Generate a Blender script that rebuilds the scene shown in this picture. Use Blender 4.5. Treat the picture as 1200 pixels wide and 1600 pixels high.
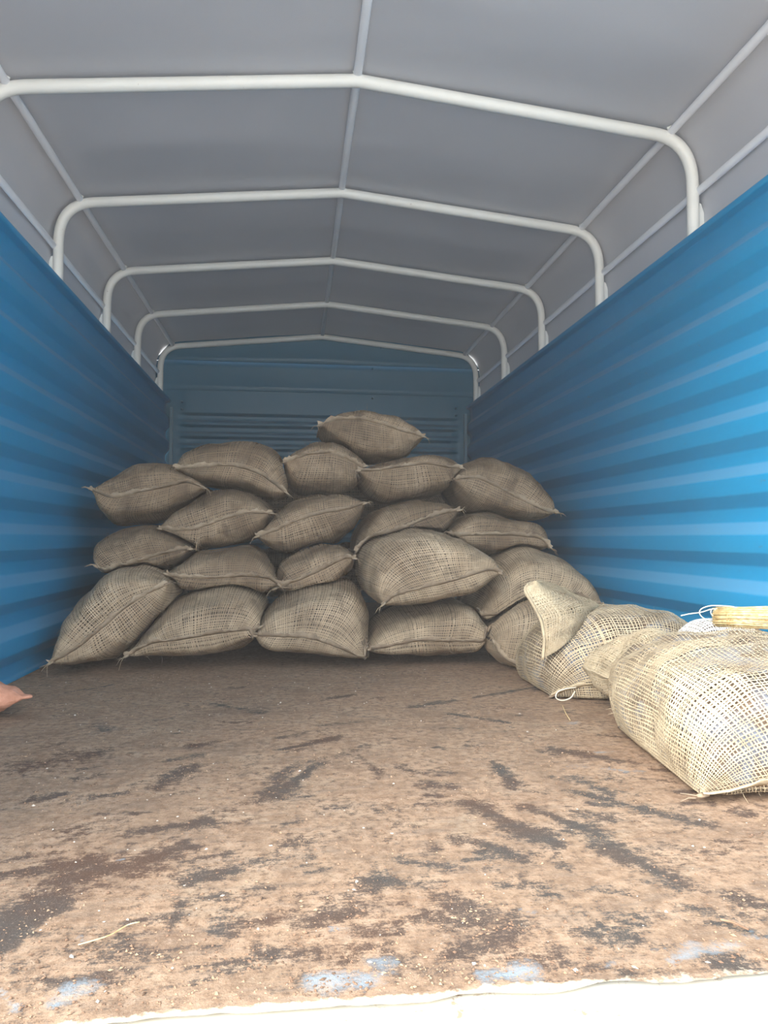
import bpy, bmesh, math, random
import numpy as np
from mathutils import Vector, Matrix
from mathutils.bvhtree import BVHTree

for _o in list(bpy.data.objects):
    bpy.data.objects.remove(_o)
random.seed(7)
rng = np.random.default_rng(7)
SC = bpy.context.scene
COL = SC.collection

# ------------------------------------------------------------------ camera
F, CX, CZ, YAW, PITCH, ROLL = 1112.7, -0.1812, 0.4545, 0.1232, 0.0371, 0.0011
_f = np.array([math.sin(YAW) * math.cos(PITCH), math.cos(YAW) * math.cos(PITCH), math.sin(PITCH)])
_r = np.array([math.cos(YAW), -math.sin(YAW), 0.0])
_u = np.cross(_r, _f)
_r, _u = math.cos(ROLL) * _r + math.sin(ROLL) * _u, -math.sin(ROLL) * _r + math.cos(ROLL) * _u
CPOS = np.array([CX, 0.0, CZ])
cam_d = bpy.data.cameras.new('camera')
cam_d.sensor_fit = 'VERTICAL'
cam_d.sensor_height = 32.0
cam_d.lens = 32.0 * F / 1600.0
cam_d.clip_start = 0.02
cam = bpy.data.objects.new('camera', cam_d)
COL.objects.link(cam)
cam.matrix_world = Matrix(((_r[0], _u[0], -_f[0], CX), (_r[1], _u[1], -_f[1], 0.0), (_r[2], _u[2], -_f[2], CZ), (0, 0, 0, 1)))
SC.camera = cam


def at(px, py, Y):
    """the point at depth Y (metres into the truck) that the photograph shows at pixel px, py"""
    d = _f + _r * ((px - 600.0) / F) - _u * ((py - 800.0) / F)
    return CPOS + d * (Y / d[1])


# ------------------------------------------------------------------ world, sun, exposure
W = bpy.data.worlds.new('sky')
SC.world = W
W.use_nodes = True
_n = W.node_tree.nodes
_bg = _n['Background']
_tc = _n.new('ShaderNodeTexCoord')
_sep = _n.new('ShaderNodeSeparateXYZ')
_ramp = _n.new('ShaderNodeValToRGB')
W.node_tree.links.new(_tc.outputs['Generated'], _sep.inputs[0])
W.node_tree.links.new(_sep.outputs['Z'], _ramp.inputs[0])
W.node_tree.links.new(_ramp.outputs[0], _bg.inputs[0])
_ramp.color_ramp.elements[0].color = (1.0, 0.98, 0.95, 1)
_ramp.color_ramp.elements[1].color = (0.72, 0.84, 1.0, 1)
_bg.inputs[1].default_value = 2.1

sun_d = bpy.data.lights.new('sun', 'SUN')
sun_d.energy = 4.4
sun_d.angle = math.radians(40)
sun_d.color = (1.0, 0.95, 0.87)
sun = bpy.data.objects.new('sun', sun_d)
COL.objects.link(sun)
sun.rotation_euler = Vector((0.95, 0.75, -0.78)).to_track_quat('-Z', 'Y').to_euler()      # hazy sun behind the camera, to the left
sun.location = (0, -2, 6)

SC.view_settings.view_transform = 'Standard'
SC.view_settings.look = 'None'
SC.view_settings.gamma = 1.0
SC.view_settings.use_curve_mapping = False
SC.view_settings.exposure = 1.12
SC.cycles.max_bounces = 10
SC.cycles.diffuse_bounces = 6

# ------------------------------------------------------------------ helpers


def tag(o, label=None, cat=None, group=None, kind=None):
    if label: o['label'] = label
    if cat: o['category'] = cat
    if group: o['group'] = group
    if kind: o['kind'] = kind
    return o


def link(name, me, mat, parent=None):
    o = bpy.data.objects.new(name, me)
    COL.objects.link(o)
    if mat: me.materials.append(mat)
    if parent: o.parent = parent
    return o


def empty(name, loc):
    o = bpy.data.objects.new(name, None)
    o.empty_display_size = 0.1
    o.location = loc
    COL.objects.link(o)
    return o


def mesh_np(name, V, Fq, mat, parent=None, smooth=True):
    """V (n,3) world coordinates, Fq (m,4) or (m,3) indices; parent's location is subtracted"""
    V = np.asarray(V, dtype=np.float64)
    if parent is not None:
        p = parent
        while p is not None:
            V = V - np.array(p.location)
            p = p.parent
    Fq = np.asarray(Fq, dtype=np.int32)
    k = Fq.shape[1]
    me = bpy.data.meshes.new(name)
    me.vertices.add(len(V))
    me.vertices.foreach_set('co', V.astype(np.float32).ravel())
    me.loops.add(Fq.size)
    me.loops.foreach_set('vertex_index', Fq.ravel())
    me.polygons.add(len(Fq))
    me.polygons.foreach_set('loop_start', np.arange(0, Fq.size, k, dtype=np.int32))
    me.polygons.foreach_set('loop_total', np.full(len(Fq), k, dtype=np.int32))
    me.polygons.foreach_set('use_smooth', np.full(len(Fq), smooth, dtype=bool))
    me.update(calc_edges=True)
    return link(name, me, mat, parent)


class MB:
    """collects tubes, boxes and sheets (quads) into one mesh"""
    def __init__(s): s.V = []; s.F = []; s.n = 0

    def add(s, V, Fq):
        V = np.asarray(V, float); Fq = np.asarray(Fq, int)
        s.V.append(V); s.F.append(Fq + s.n); s.n += len(V)

    def tube(s, pts, r, sides=10, caps=True):
        P = np.asarray(pts, float); n = len(P)
        r = np.broadcast_to(np.asarray(r, float), (n,))
        T = np.gradient(P, axis=0); T /= np.linalg.norm(T, axis=1)[:, None] + 1e-12
        ref = np.array([0, 0, 1.0]) if abs(T[0][2]) < 0.9 else np.array([0, 1.0, 0])
        N = ref - T[0] * (ref @ T[0]); N /= np.linalg.norm(N)
        V = []
        for i in range(n):
            N = N - T[i] * (N @ T[i]); N /= np.linalg.norm(N) + 1e-12
            B = np.cross(T[i], N)
            a = np.arange(sides) * 2 * math.pi / sides
            V.append(P[i] + r[i] * (np.cos(a)[:, None] * N + np.sin(a)[:, None] * B))
        V = np.concatenate(V)
        Fq = []
        for i in range(n - 1):
            for k in range(sides):
                k2 = (k + 1) % sides
                Fq.append((i * sides + k, i * sides + k2, (i + 1) * sides + k2, (i + 1) * sides + k))
        if caps:
            V = np.concatenate([V, P[:1], P[-1:]])
            a, b = n * sides, n * sides + 1
            for k in range(0, sides, 2):
                k1, k2 = (k + 1) % sides, (k + 2) % sides
                Fq.append((a, k2, k1, k)); e = (n - 1) * sides
                Fq.append((b, e + k, e + k1, e + k2))
        s.add(V, Fq)
        return s

    def box(s, lo, hi):
        x0, y0, z0 = lo; x1, y1, z1 = hi
        V = [(x0, y0, z0), (x1, y0, z0), (x1, y1, z0), (x0, y1, z0), (x0, y0, z1), (x1, y0, z1), (x1, y1, z1), (x0, y1, z1)]
        s.add(V, [(0, 3, 2, 1), (4, 5, 6, 7), (0, 1, 5, 4), (1, 2, 6, 5), (2, 3, 7, 6), (3, 0, 4, 7)])
        return s

    def grid(s, P):
        a, b = P.shape[:2]
        I = np.arange(a * b).reshape(a, b)
        s.add(P.reshape(-1, 3), np.stack([I[:-1, :-1], I[1:, :-1], I[1:, 1:], I[:-1, 1:]], -1).reshape(-1, 4))
        return s

    def build(s, name, mat, parent=None, smooth=True):
        return mesh_np(name, np.concatenate(s.V), np.concatenate(s.F), mat, parent, smooth)


def bevel(o, w, seg=2, ang=40):
    m = o.modifiers.new('bevel', 'BEVEL'); m.width = w; m.segments = seg
    m.limit_method = 'ANGLE'; m.angle_limit = math.radians(ang)
    return o


# smooth pseudo-noise, numpy
def vnoise(P, seed=0, scale=1.0):
    P = np.asarray(P, float) * scale
    i = np.floor(P).astype(np.int64); f = P - i; f = f * f * (3 - 2 * f)

    def h(ix, iy, iz):
        v = (ix * 374761393 + iy * 668265263 + iz * 2147483647 + seed * 1274126177) & 0xffffffff
        v = ((v ^ (v >> 13)) * 1274126177) & 0xffffffff
        v = v ^ (v >> 16)
        return (v & 0xffff) / 65535.0 * 2 - 1
    out = 0
    for dx in (0, 1):
        for dy in (0, 1):
            for dz in (0, 1):
                w = (f[..., 0] if dx else 1 - f[..., 0]) * (f[..., 1] if dy else 1 - f[..., 1]) * (f[..., 2] if dz else 1 - f[..., 2])
                out = out + w * h(i[..., 0] + dx, i[..., 1] + dy, i[..., 2] + dz)
    return out


# ------------------------------------------------------------------ materials
def new_mat(name):
    m = bpy.data.materials.new(name); m.use_nodes = True
    nt = m.node_tree
    return m, nt, nt.nodes['Principled BSDF']


def N(nt, t, **kw):
    n = nt.nodes.new('ShaderNode' + t)
    for k, v in kw.items():
        if k in n.inputs: n.inputs[k].default_value = v
        else: setattr(n, k, v)
    return n


def noise(nt, scale, detail=4, rough=0.55, vec=None, dist=0.0):
    n = N(nt, 'TexNoise'); n.inputs['Scale'].default_value = scale
    n.inputs['Detail'].default_value = detail; n.inputs['Roughness'].default_value = rough
    n.inputs['Distortion'].default_value = dist
    if vec is not None: nt.links.new(vec, n.inputs['Vector'])
    return n.outputs['Fac']


def ramp(nt, fac, stops):
    n = N(nt, 'ValToRGB'); el = n.color_ramp.elements
    while len(el) < len(stops): el.new(0.5)
    for e, (p, c) in zip(el, stops):
        e.position = p; e.color = (*c, 1) if len(c) == 3 else c
    nt.links.new(fac, n.inputs[0])
    return n.outputs[0]


def g3(v): return (v, v, v)


def mix(nt, fac, a, b, typ='MIX'):
    n = N(nt, 'MixRGB'); n.blend_type = typ
    for k, v in ((0, fac), (1, a), (2, b)):
        if isinstance(v, (int, float)): n.inputs[k].default_value = v
        elif isinstance(v, tuple): n.inputs[k].default_value = (*v, 1)
        else: nt.links.new(v, n.inputs[k])
    return n.outputs[0]


def math_n(nt, op, a, b=0.0, clamp=False):
    n = N(nt, 'Math'); n.operation = op; n.use_clamp = clamp
    for k, v in ((0, a), (1, b)):
        if isinstance(v, (int, float)): n.inputs[k].default_value = v
        else: nt.links.new(v, n.inputs[k])
    return n.outputs[0]


def mapped(nt, scale, coord='Object', rot=(0, 0, 0)):
    tc = N(nt, 'TexCoord'); mp = N(nt, 'Mapping')
    mp.inputs['Scale'].default_value = scale; mp.inputs['Rotation'].default_value = rot
    nt.links.new(tc.outputs[coord], mp.inputs['Vector'])
    return mp.outputs[0]


def bump(nt, h, b, strength=0.3, dist=0.01):
    n = N(nt, 'Bump'); n.inputs['Strength'].default_value = strength; n.inputs['Distance'].default_value = dist
    nt.links.new(h, n.inputs['Height']); nt.links.new(n.outputs[0], b.inputs['Normal'])


def mat_blue(name, base, dusty, rough=0.42):
    m, nt, b = new_mat(name)
    v = mapped(nt, (1.0, 0.35, 1.0))
    n1 = noise(nt, 3.0, 5, 0.6, v); n2 = noise(nt, 40, 4, 0.7, v)
    c = mix(nt, ramp(nt, n1, [(0.35, g3(0)), (0.75, g3(0.5))]), base, dusty)
    c = mix(nt, ramp(nt, n2, [(0.66, g3(0)), (0.74, g3(0.55))]), c, (0.16, 0.17, 0.17))
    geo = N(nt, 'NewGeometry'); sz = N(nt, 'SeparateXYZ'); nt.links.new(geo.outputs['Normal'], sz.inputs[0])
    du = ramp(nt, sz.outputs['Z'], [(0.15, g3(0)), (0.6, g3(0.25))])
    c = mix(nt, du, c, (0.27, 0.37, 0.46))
    nt.links.new(c, b.inputs['Base Color'])
    b.inputs['Roughness'].default_value = rough
    bump(nt, n1, b, 0.12, 0.02)
    return m


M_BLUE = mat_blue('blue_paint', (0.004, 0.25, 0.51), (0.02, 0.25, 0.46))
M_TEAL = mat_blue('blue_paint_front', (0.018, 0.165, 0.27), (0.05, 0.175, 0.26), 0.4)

M_POST = mat_blue('blue_paint_lit', (0.10, 0.24, 0.33), (0.28, 0.36, 0.40), 0.35)  # the light caught by the panel ends is put into this paler blue


def mat_white():
    m, nt, b = new_mat('cream_paint')
    v = mapped(nt, (1, 1, 1))
    n1 = noise(nt, 9, 4, 0.6, v); n2 = noise(nt, 70, 3, 0.6, v)
    c = mix(nt, ramp(nt, n1, [(0.4, g3(0)), (0.8, g3(0.6))]), (0.84, 0.84, 0.79), (0.74, 0.74, 0.70))
    c = mix(nt, ramp(nt, n2, [(0.70, g3(0)), (0.76, g3(0.7))]), c, (0.28, 0.22, 0.17))
    nt.links.new(c, b.inputs['Base Color']); b.inputs['Roughness'].default_value = 0.38
    return m


M_WHITE = mat_white()


def mat_purlin():
    m, nt, b = new_mat('grey_paint')
    n1 = noise(nt, 8, 4, 0.6, mapped(nt, (1, 1, 1)))
    nt.links.new(ramp(nt, n1, [(0.3, (0.82, 0.83, 0.86)), (0.8, (0.74, 0.75, 0.78))]), b.inputs['Base Color'])
    b.inputs['Roughness'].default_value = 0.45
    return m


M_PURLIN = mat_purlin()


def mat_tarp():
    m, nt, b = new_mat('grey_tarpaulin')
    v = mapped(nt, (1, 1, 1))
    n1 = noise(nt, 1.6, 4, 0.55, v); n2 = noise(nt, 500, 2, 0.5, v)
    c = ramp(nt, n1, [(0.25, (0.45, 0.455, 0.48)), (0.75, (0.51, 0.51, 0.53))])
    nt.links.new(c, b.inputs['Base Color']); b.inputs['Roughness'].default_value = 0.62
    bump(nt, mix(nt, 0.25, n1, n2), b, 0.15, 0.01)
    tr = N(nt, 'BsdfTranslucent'); tr.inputs['Color'].default_value = (0.50, 0.51, 0.55, 1)
    ms = N(nt, 'MixShader'); ms.inputs[0].default_value = 0.008
    nt.links.new(b.outputs[0], ms.inputs[1]); nt.links.new(tr.outputs[0], ms.inputs[2])
    nt.links.new(ms.outputs[0], nt.nodes['Material Output'].inputs['Surface'])
    return m


M_TARP = mat_tarp()


def mat_jute(name, light, mid, dark, dirt=0.5):
    m, nt, b = new_mat(name)
    v = mapped(nt, (1, 1, 1), 'Object')
    info = N(nt, 'ObjectInfo')
    off = N(nt, 'VectorMath'); off.operation = 'ADD'
    nt.links.new(v, off.inputs[0]); nt.links.new(info.outputs['Random'], off.inputs[1])
    v = off.outputs[0]
    n1 = noise(nt, 6, 5, 0.62, v); n2 = noise(nt, 90, 3, 0.6, v); n3 = noise(nt, 14, 4, 0.6, v, 0.6)
    c = ramp(nt, n2, [(0.3, mid), (0.7, light)])
    c = mix(nt, ramp(nt, n1, [(0.36, g3(0)), (0.62, g3(dirt))]), c, dark)
    c = mix(nt, ramp(nt, n3, [(0.54, g3(0)), (0.70, g3(0.55 * dirt + 0.1))]), c, (0.09, 0.065, 0.045))
    nt.links.new(c, b.inputs['Base Color']); b.inputs['Roughness'].default_value = 0.9
    b.inputs['Specular IOR Level'].default_value = 0.15
    bump(nt, noise(nt, 400, 2, 0.5, v), b, 0.3, 0.002)
    return m


M_JUTE = mat_jute('jute_thread', (0.50, 0.385, 0.265), (0.38, 0.283, 0.188), (0.18, 0.126, 0.080), 0.8)  # dirt mottling made strong here, also standing in for shade on the upper rows
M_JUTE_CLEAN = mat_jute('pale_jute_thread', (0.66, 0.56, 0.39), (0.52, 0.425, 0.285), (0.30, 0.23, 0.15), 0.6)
M_JUTE_LIT = mat_jute('lit_jute_thread', (0.62, 0.495, 0.345), (0.51, 0.398, 0.27), (0.26, 0.187, 0.12), 0.6)  # lit copy of the jute: brighter light low in the pile put into colour
M_HEM = mat_jute('jute_hem', (0.50, 0.405, 0.295), (0.38, 0.30, 0.21), (0.22, 0.165, 0.115), 0.7)
M_NET = mat_jute('white_net', (0.85, 0.84, 0.82), (0.78, 0.77, 0.75), (0.6, 0.58, 0.55), 0.2)
M_STRING = mat_jute('pale_string', (0.80, 0.76, 0.64), (0.7, 0.66, 0.54), (0.5, 0.45, 0.36), 0.2)


def mat_contents(name, stops):
    m, nt, b = new_mat(name)
    v = mapped(nt, (1, 1, 1))
    n1 = noise(nt, 13, 3, 0.6, v, 0.4)
    nt.links.new(ramp(nt, n1, stops), b.inputs['Base Color'])
    b.inputs['Roughness'].default_value = 0.7
    bump(nt, noise(nt, 35, 3, 0.6, v), b, 0.5, 0.01)
    return m


M_FILL = mat_contents('tuber_skins', [(0.3, (0.055, 0.040, 0.028)), (0.55, (0.11, 0.08, 0.055)), (0.75, (0.17, 0.13, 0.09))])
M_FILL_PALE = mat_contents('tubers_and_pale_liner', [(0.36, (0.06, 0.045, 0.033)), (0.49, (0.15, 0.10, 0.065)), (0.57, (0.16, 0.17, 0.20)), (0.75, (0.27, 0.30, 0.37))])


def mat_straw():
    m, nt, b = new_mat('straw')
    n1 = noise(nt, 120, 3, 0.6, mapped(nt, (0.3, 1, 1)))
    nt.links.new(ramp(nt, n1, [(0.3, (0.42, 0.29, 0.12)), (0.5, (0.66, 0.50, 0.25)), (0.7, (0.80, 0.68, 0.40))]), b.inputs['Base Color'])
    b.inputs['Roughness'].default_value = 0.5
    return m


M_STRAW = mat_straw()


def mat_simple(name, stops, scale, rough=0.85, bs=0.4):
    m, nt, b = new_mat(name)
    n1 = noise(nt, scale, 5, 0.65, mapped(nt, (1, 1, 1)))
    nt.links.new(ramp(nt, n1, stops), b.inputs['Base Color'])
    b.inputs['Roughness'].default_value = rough
    bump(nt, n1, b, bs, 0.01)
    return m


M_CLAY = mat_simple('orange_clay', [(0.3, (0.45, 0.20, 0.12)), (0.6, (0.62, 0.30, 0.20)), (0.8, (0.68, 0.42, 0.30))], 40)
M_BIND = mat_simple('rusty_binding', [(0.3, (0.36, 0.20, 0.08)), (0.7, (0.55, 0.36, 0.16))], 60)
M_CRUMB = mat_simple('soil_crumbs', [(0.4, (0.13, 0.08, 0.05)), (0.5, (0.22, 0.13, 0.08)), (0.6, (0.36, 0.24, 0.15))], 9)
M_CHIP = mat_simple('pale_chips', [(0.3, (0.50, 0.42, 0.33)), (0.7, (0.72, 0.66, 0.58))], 20)
M_EARTH = mat_simple('outside_earth', [(0.3, (0.46, 0.41, 0.35)), (0.7, (0.58, 0.52, 0.45))], 2)


def mat_floor():
    m, nt, b = new_mat('dirty_truck_floor')
    v = mapped(nt, (1, 1, 1))
    at_ = N(nt, 'Attribute'); at_.attribute_name = 'stains'
    sp = N(nt, 'SeparateColor'); nt.links.new(at_.outputs['Color'], sp.inputs[0])
    dark, blue, pale = sp.outputs[0], sp.outputs[1], sp.outputs[2]
    big = noise(nt, 2.3, 5, 0.6, v, 0.3); mid = noise(nt, 11, 6, 0.65, v, 0.5)
    fine = noise(nt, 60, 6, 0.72, v); grit = noise(nt, 260, 4, 0.7, v)
    streak = noise(nt, 9, 6, 0.7, mapped(nt, (1.0, 6.0, 1.0), rot=(0, 0, 0.5)), 0.2)
    c = ramp(nt, mid, [(0.30, (0.195, 0.130, 0.086)), (0.5, (0.315, 0.214, 0.140)), (0.70, (0.385, 0.275, 0.188))])
    c = mix(nt, ramp(nt, big, [(0.42, g3(0)), (0.7, g3(0.5))]), c, (0.33, 0.205, 0.13))
    pat = noise(nt, 5.0, 6, 0.7, mapped(nt, (1.0, 1.6, 1.0), rot=(0, 0, -0.4)), 1.2)
    c = mix(nt, ramp(nt, pat, [(0.52, g3(0)), (0.66, g3(0.7))]), c, (0.17, 0.115, 0.08))
    c = mix(nt, ramp(nt, pat, [(0.30, g3(0.6)), (0.42, g3(0))]), c, (0.38, 0.29, 0.20))
    c = mix(nt, ramp(nt, fine, [(0.46, g3(0)), (0.62, g3(0.7))]), c, (0.15, 0.092, 0.058))
    c = mix(nt, ramp(nt, fine, [(0.34, g3(0.45)), (0.44, g3(0))]), c, (0.40, 0.295, 0.21))
    c = mix(nt, ramp(nt, streak, [(0.50, g3(0)), (0.66, g3(0.5))]), c, (0.17, 0.13, 0.10))
    # dark scraped marks: attribute plus broken edges
    e = math_n(nt, 'ADD', dark, math_n(nt, 'MULTIPLY', math_n(nt, 'SUBTRACT', mix(nt, 0.55, mid, fine), 0.5), 4.2))
    e = math_n(nt, 'ADD', e, math_n(nt, 'MULTIPLY', math_n(nt, 'SUBTRACT', grit, 0.5), 2.2))
    scr = noise(nt, 30, 5, 0.75, mapped(nt, (1.0, 7.0, 1.0), rot=(0, 0, -0.45)), 0.3)
    e = math_n(nt, 'ADD', e, math_n(nt, 'MULTIPLY', math_n(nt, 'SUBTRACT', scr, 0.5), 1.8))
    dk = ramp(nt, e, [(0.22, g3(0)), (0.72, g3(0.95))])
    dcol = mix(nt, ramp(nt, big, [(0.42, g3(0)), (0.6, g3(1))]), (0.055, 0.051, 0.047), (0.080, 0.047, 0.033))
    c = mix(nt, dk, c, dcol)
    e2 = math_n(nt, 'ADD', blue, math_n(nt, 'MULTIPLY', math_n(nt, 'SUBTRACT', mix(nt, 0.6, mid, fine), 0.5), 2.6))
    c = mix(nt, ramp(nt, e2, [(0.42, g3(0)), (0.95, g3(0.8))]), c, mix(nt, grit, (0.22, 0.30, 0.37), (0.33, 0.36, 0.36)))
    e3 = math_n(nt, 'ADD', pale, math_n(nt, 'MULTIPLY', math_n(nt, 'SUBTRACT', mix(nt, 0.6, mid, fine), 0.5), 2.4))
    c = mix(nt, ramp(nt, e3, [(0.55, g3(0)), (0.75, g3(0.9))]), c, mix(nt, grit, (0.60, 0.48, 0.32), (0.70, 0.62, 0.48)))
    c = mix(nt, ramp(nt, grit, [(0.58, g3(0)), (0.70, g3(0.5))]), c, (0.44, 0.33, 0.235))
    c = mix(nt, ramp(nt, grit, [(0.30, g3(0.6)), (0.40, g3(0))]), c, (0.11, 0.065, 0.042))
    nt.links.new(c, b.inputs['Base Color'])
    b.inputs['Roughness'].default_value = 0.85
    b.inputs['Specular IOR Level'].default_value = 0.25
    bump(nt, mix(nt, 0.5, fine, grit), b, 0.45, 0.006)
    return m


M_FLOOR = mat_floor()


def mat_sill():
    m, nt, b = new_mat('cream_sill_paint')
    v = mapped(nt, (1, 1, 1))
    n1 = noise(nt, 14, 5, 0.65, v); n2 = noise(nt, 30, 5, 0.7, v, 0.5)
    c = mix(nt, ramp(nt, n1, [(0.4, g3(0)), (0.7, g3(0.5))]), (0.80, 0.80, 0.72), (0.66, 0.74, 0.74))
    c = mix(nt, ramp(nt, n2, [(0.585, g3(0)), (0.65, g3(0.9))]), c, (0.30, 0.19, 0.11))
    nt.links.new(c, b.inputs['Base Color']); b.inputs['Roughness'].default_value = 0.5
    return m


M_SILL = mat_sill()

# ------------------------------------------------------------------ setting
HW, ZW = 1.05, 1.418            # half inner width, wall height
Y0, YB = 0.709, 5.06            # sill edge, headboard
PERIOD, DEPTH = 0.1625, 0.028


def wall_profile():
    """(inset, z) from floor to top: inner rib, slope, outer flat, slope"""
    pts = []
    z0 = 0.466 - 3 * PERIOD
    for k in range(10):
        z = z0 + k * PERIOD
        pts += [(0, z), (DEPTH, z + 0.035), (DEPTH, z + 0.0755), (0, z + 0.1125)]
    out = [(0.0, 0.0)] if False else []
    for (a, za), (b_, zb) in zip(pts[:-1], pts[1:]):
        if za < 0 < zb: out.append((a + (b_ - a) * (-za) / (zb - za), 0.0))
        if 0 <= za <= ZW - 0.03: out.append((a, za))
    out.append((out[-1][0], ZW - 0.025)); out.append((0, ZW - 0.02)); out.append((0, ZW)); out.append((0.05, ZW)); out.append((0.05, ZW - 0.05))
    return out


def rounded(pts, r=0.004):
    """split corners so that the pressed ribs get a small radius"""
    P = [np.array(p, float) for p in pts]; out = [P[0]]
    for a, b, c in zip(P[:-2], P[1:-1], P[2:]):
        la, lc = np.linalg.norm(a - b), np.linalg.norm(c - b)
        if la < 1e-6 or lc < 1e-6: continue
        k = min(r, la * 0.4, lc * 0.4)
        p0, p1 = b + (a - b) / la * k, b + (c - b) / lc * k
        out += [p0, 0.25 * p0 + 0.5 * b + 0.25 * p1, p1]
    out.append(P[-1])
    return out


prof = rounded(wall_profile())
ys = np.linspace(0.62, YB, 60)
for side, nm in ((-1, 'wall_left'), (1, 'wall_right')):
    P = np.zeros((len(prof), len(ys), 3))
    for i, (d, z) in enumerate(prof):
        P[i, :, 0] = side * (HW + d); P[i, :, 1] = ys; P[i, :, 2] = z
    dent = vnoise(P * np.array([0, 1, 1]), 3 + side, 2.2) * 0.004
    P[:, :, 0] += side * np.abs(dent) * (P[:, :, 2] < ZW - 0.03)
    if side < 0: P = P[::-1]
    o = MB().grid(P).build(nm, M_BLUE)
    tag(o, 'blue ribbed sheet metal side of the truck bed, on the %s' % ('left' if side < 0 else 'right'), 'wall', kind='structure')
    me = o.modifiers.new('solid', 'SOLIDIFY'); me.thickness = 0.004; me.offset = -1

# headboard (front wall of the bed)
zs = [1.302, 1.220, 1.138, 1.056, 0.974, 0.892, 0.81, 0.728, 0.646, 0.564, 0.482, 0.4, 0.318, 0.236, 0.154, 0.072]
pb = [(0, 1.50), (0.0, 1.345)]
for z in zs:
    pb += [(0, z + 0.024), (0.036, z + 0.012), (0.036, z - 0.020), (0, z - 0.038)]
pb.append((0, 0.0))
pb = rounded(pb, 0.005)
xs = np.concatenate([[-1.14, -HW], np.linspace(-1.0, -0.93, 6), np.linspace(-0.9, 0.9, 30), np.linspace(0.93, 1.0, 6), [HW, 1.14]])
P = np.zeros((len(pb), len(xs), 3))
endf = np.clip((1.0 - np.abs(xs)) / 0.07, 0, 1); endf = endf * endf * (3 - 2 * endf)
for i, (d, z) in enumerate(pb):
    P[i, :, 0] = xs; P[i, :, 1] = YB + d * endf - 0.012 * (np.abs(xs) < 1.001) * (0.3 + 0.7 * endf); P[i, :, 2] = z
P[:, :, 1] += vnoise(P, 11, 2.0) * 0.004
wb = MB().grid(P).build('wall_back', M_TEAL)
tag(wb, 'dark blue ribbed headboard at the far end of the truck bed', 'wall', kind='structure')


def gable(hw, z0, z1, ztop_fn, y, n=40):
    xs = np.linspace(-hw, hw, n); P = np.zeros((6, n, 3))
    for i, t in enumerate(np.linspace(0, 1, 6)):
        top = np.minimum(z1, ztop_fn(xs))
        P[i, :, 0] = xs; P[i, :, 2] = z0 + (top - z0) * t
        P[i, :, 1] = y - 0.012 * (i == 0) - 0.004 * (i == 1)
    P[:, :, 1] += vnoise(P, 5, 1.7) * 0.006
    return P[::-1]


# canopy hoop outline (x >= 0 side), pipe centre line
ZP, ZB, BX, AX, PR = 1.886, 1.780, 1.0315, 1.115, 0.0195


def hoop_half():
    pts = [(0.0, ZP)]
    slope = (ZB + 0.006 - ZP) / (BX - 0.04)
    for x in np.linspace(0.03, BX - 0.05, 8): pts.append((x, ZP + slope * x))
    x0 = BX - 0.05; z0 = ZP + slope * x0
    x1, z1 = AX, z0 - 0.165
    c = (AX, z0 + slope * (AX - x0))            # control point
    for t in np.linspace(0, 1, 12)[1:]:
        a = (1 - t) ** 2; b_ = 2 * t * (1 - t); d = t * t
        pts.append((a * x0 + b_ * c[0] + d * x1, a * z0 + b_ * c[1] + d * z1))
    for z in np.linspace(z1, 1.30, 5)[1:]: pts.append((AX, z))
    return pts


HH = hoop_half()
HOOP = [(-x, z) for x, z in HH[::-1]] + HH[1:]
HY = [1.46, 2.1707, 2.9001, 3.6285, 4.3181, 5.0283]
_hx = np.array([p[0] for p in HH[:20]]); _hz = np.array([p[1] for p in HH[:20]])


def hoop_z(x): return np.interp(np.abs(x), _hx, _hz)


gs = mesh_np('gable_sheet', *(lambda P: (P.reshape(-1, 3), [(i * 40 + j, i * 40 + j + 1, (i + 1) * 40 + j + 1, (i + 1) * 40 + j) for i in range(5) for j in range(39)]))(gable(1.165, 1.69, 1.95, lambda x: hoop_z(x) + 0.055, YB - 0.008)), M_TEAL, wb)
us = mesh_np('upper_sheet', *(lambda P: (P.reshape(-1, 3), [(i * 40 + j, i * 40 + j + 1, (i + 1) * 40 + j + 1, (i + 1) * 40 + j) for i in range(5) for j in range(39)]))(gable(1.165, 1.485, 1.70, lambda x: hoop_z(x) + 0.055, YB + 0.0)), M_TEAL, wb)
for o in (gs, us):
    s = o.modifiers.new('solid', 'SOLIDIFY'); s.thickness = 0.003
for sx in (-1, 1):
    mb = MB().box((sx * 1.040 - 0.010, YB - 0.03, 0.0), (sx * 1.040 + 0.010, YB + 0.0, 1.36))
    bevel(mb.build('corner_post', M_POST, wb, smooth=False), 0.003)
mb = MB()
for x, z in ((0.36, 1.675), (0.36, 1.46), (-0.97, 1.40), (-0.97, 1.35), (0.97, 1.40), (0.97, 1.35), (0.42, 1.83)):
    mb.tube([(x, YB - 0.03, z), (x, YB - 0.012, z)], 0.008, 8)
tag(mb.build('bolt_heads', M_TEAL, wb), kind='stuff')

# floor with stain masks computed per vertex
xs = np.linspace(-1.08, 1.08, 361); ysf = np.concatenate([np.linspace(Y0, 2.8, 350), np.linspace(2.82, YB, 60)])
X, Y = np.meshgrid(xs, ysf, indexing='ij')
P = np.stack([X, Y, np.zeros_like(X)], -1)
edge = (Y < Y0 + 1e-6)
P[..., 1] += edge * (vnoise(P, 77, 14) * 0.006 + vnoise(P, 78, 60) * 0.003)
P[..., 2] += np.minimum(0, vnoise(P, 21, 2.0) * 0.0025) + vnoise(P, 22, 25) * 0.0006


def floor_pt(px, py):
    d = _f + _r * ((px - 600.0) / F) - _u * ((py - 800.0) / F)
    q = CPOS + d * (-CPOS[2] / d[2])
    return q[0], q[1]


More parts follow.
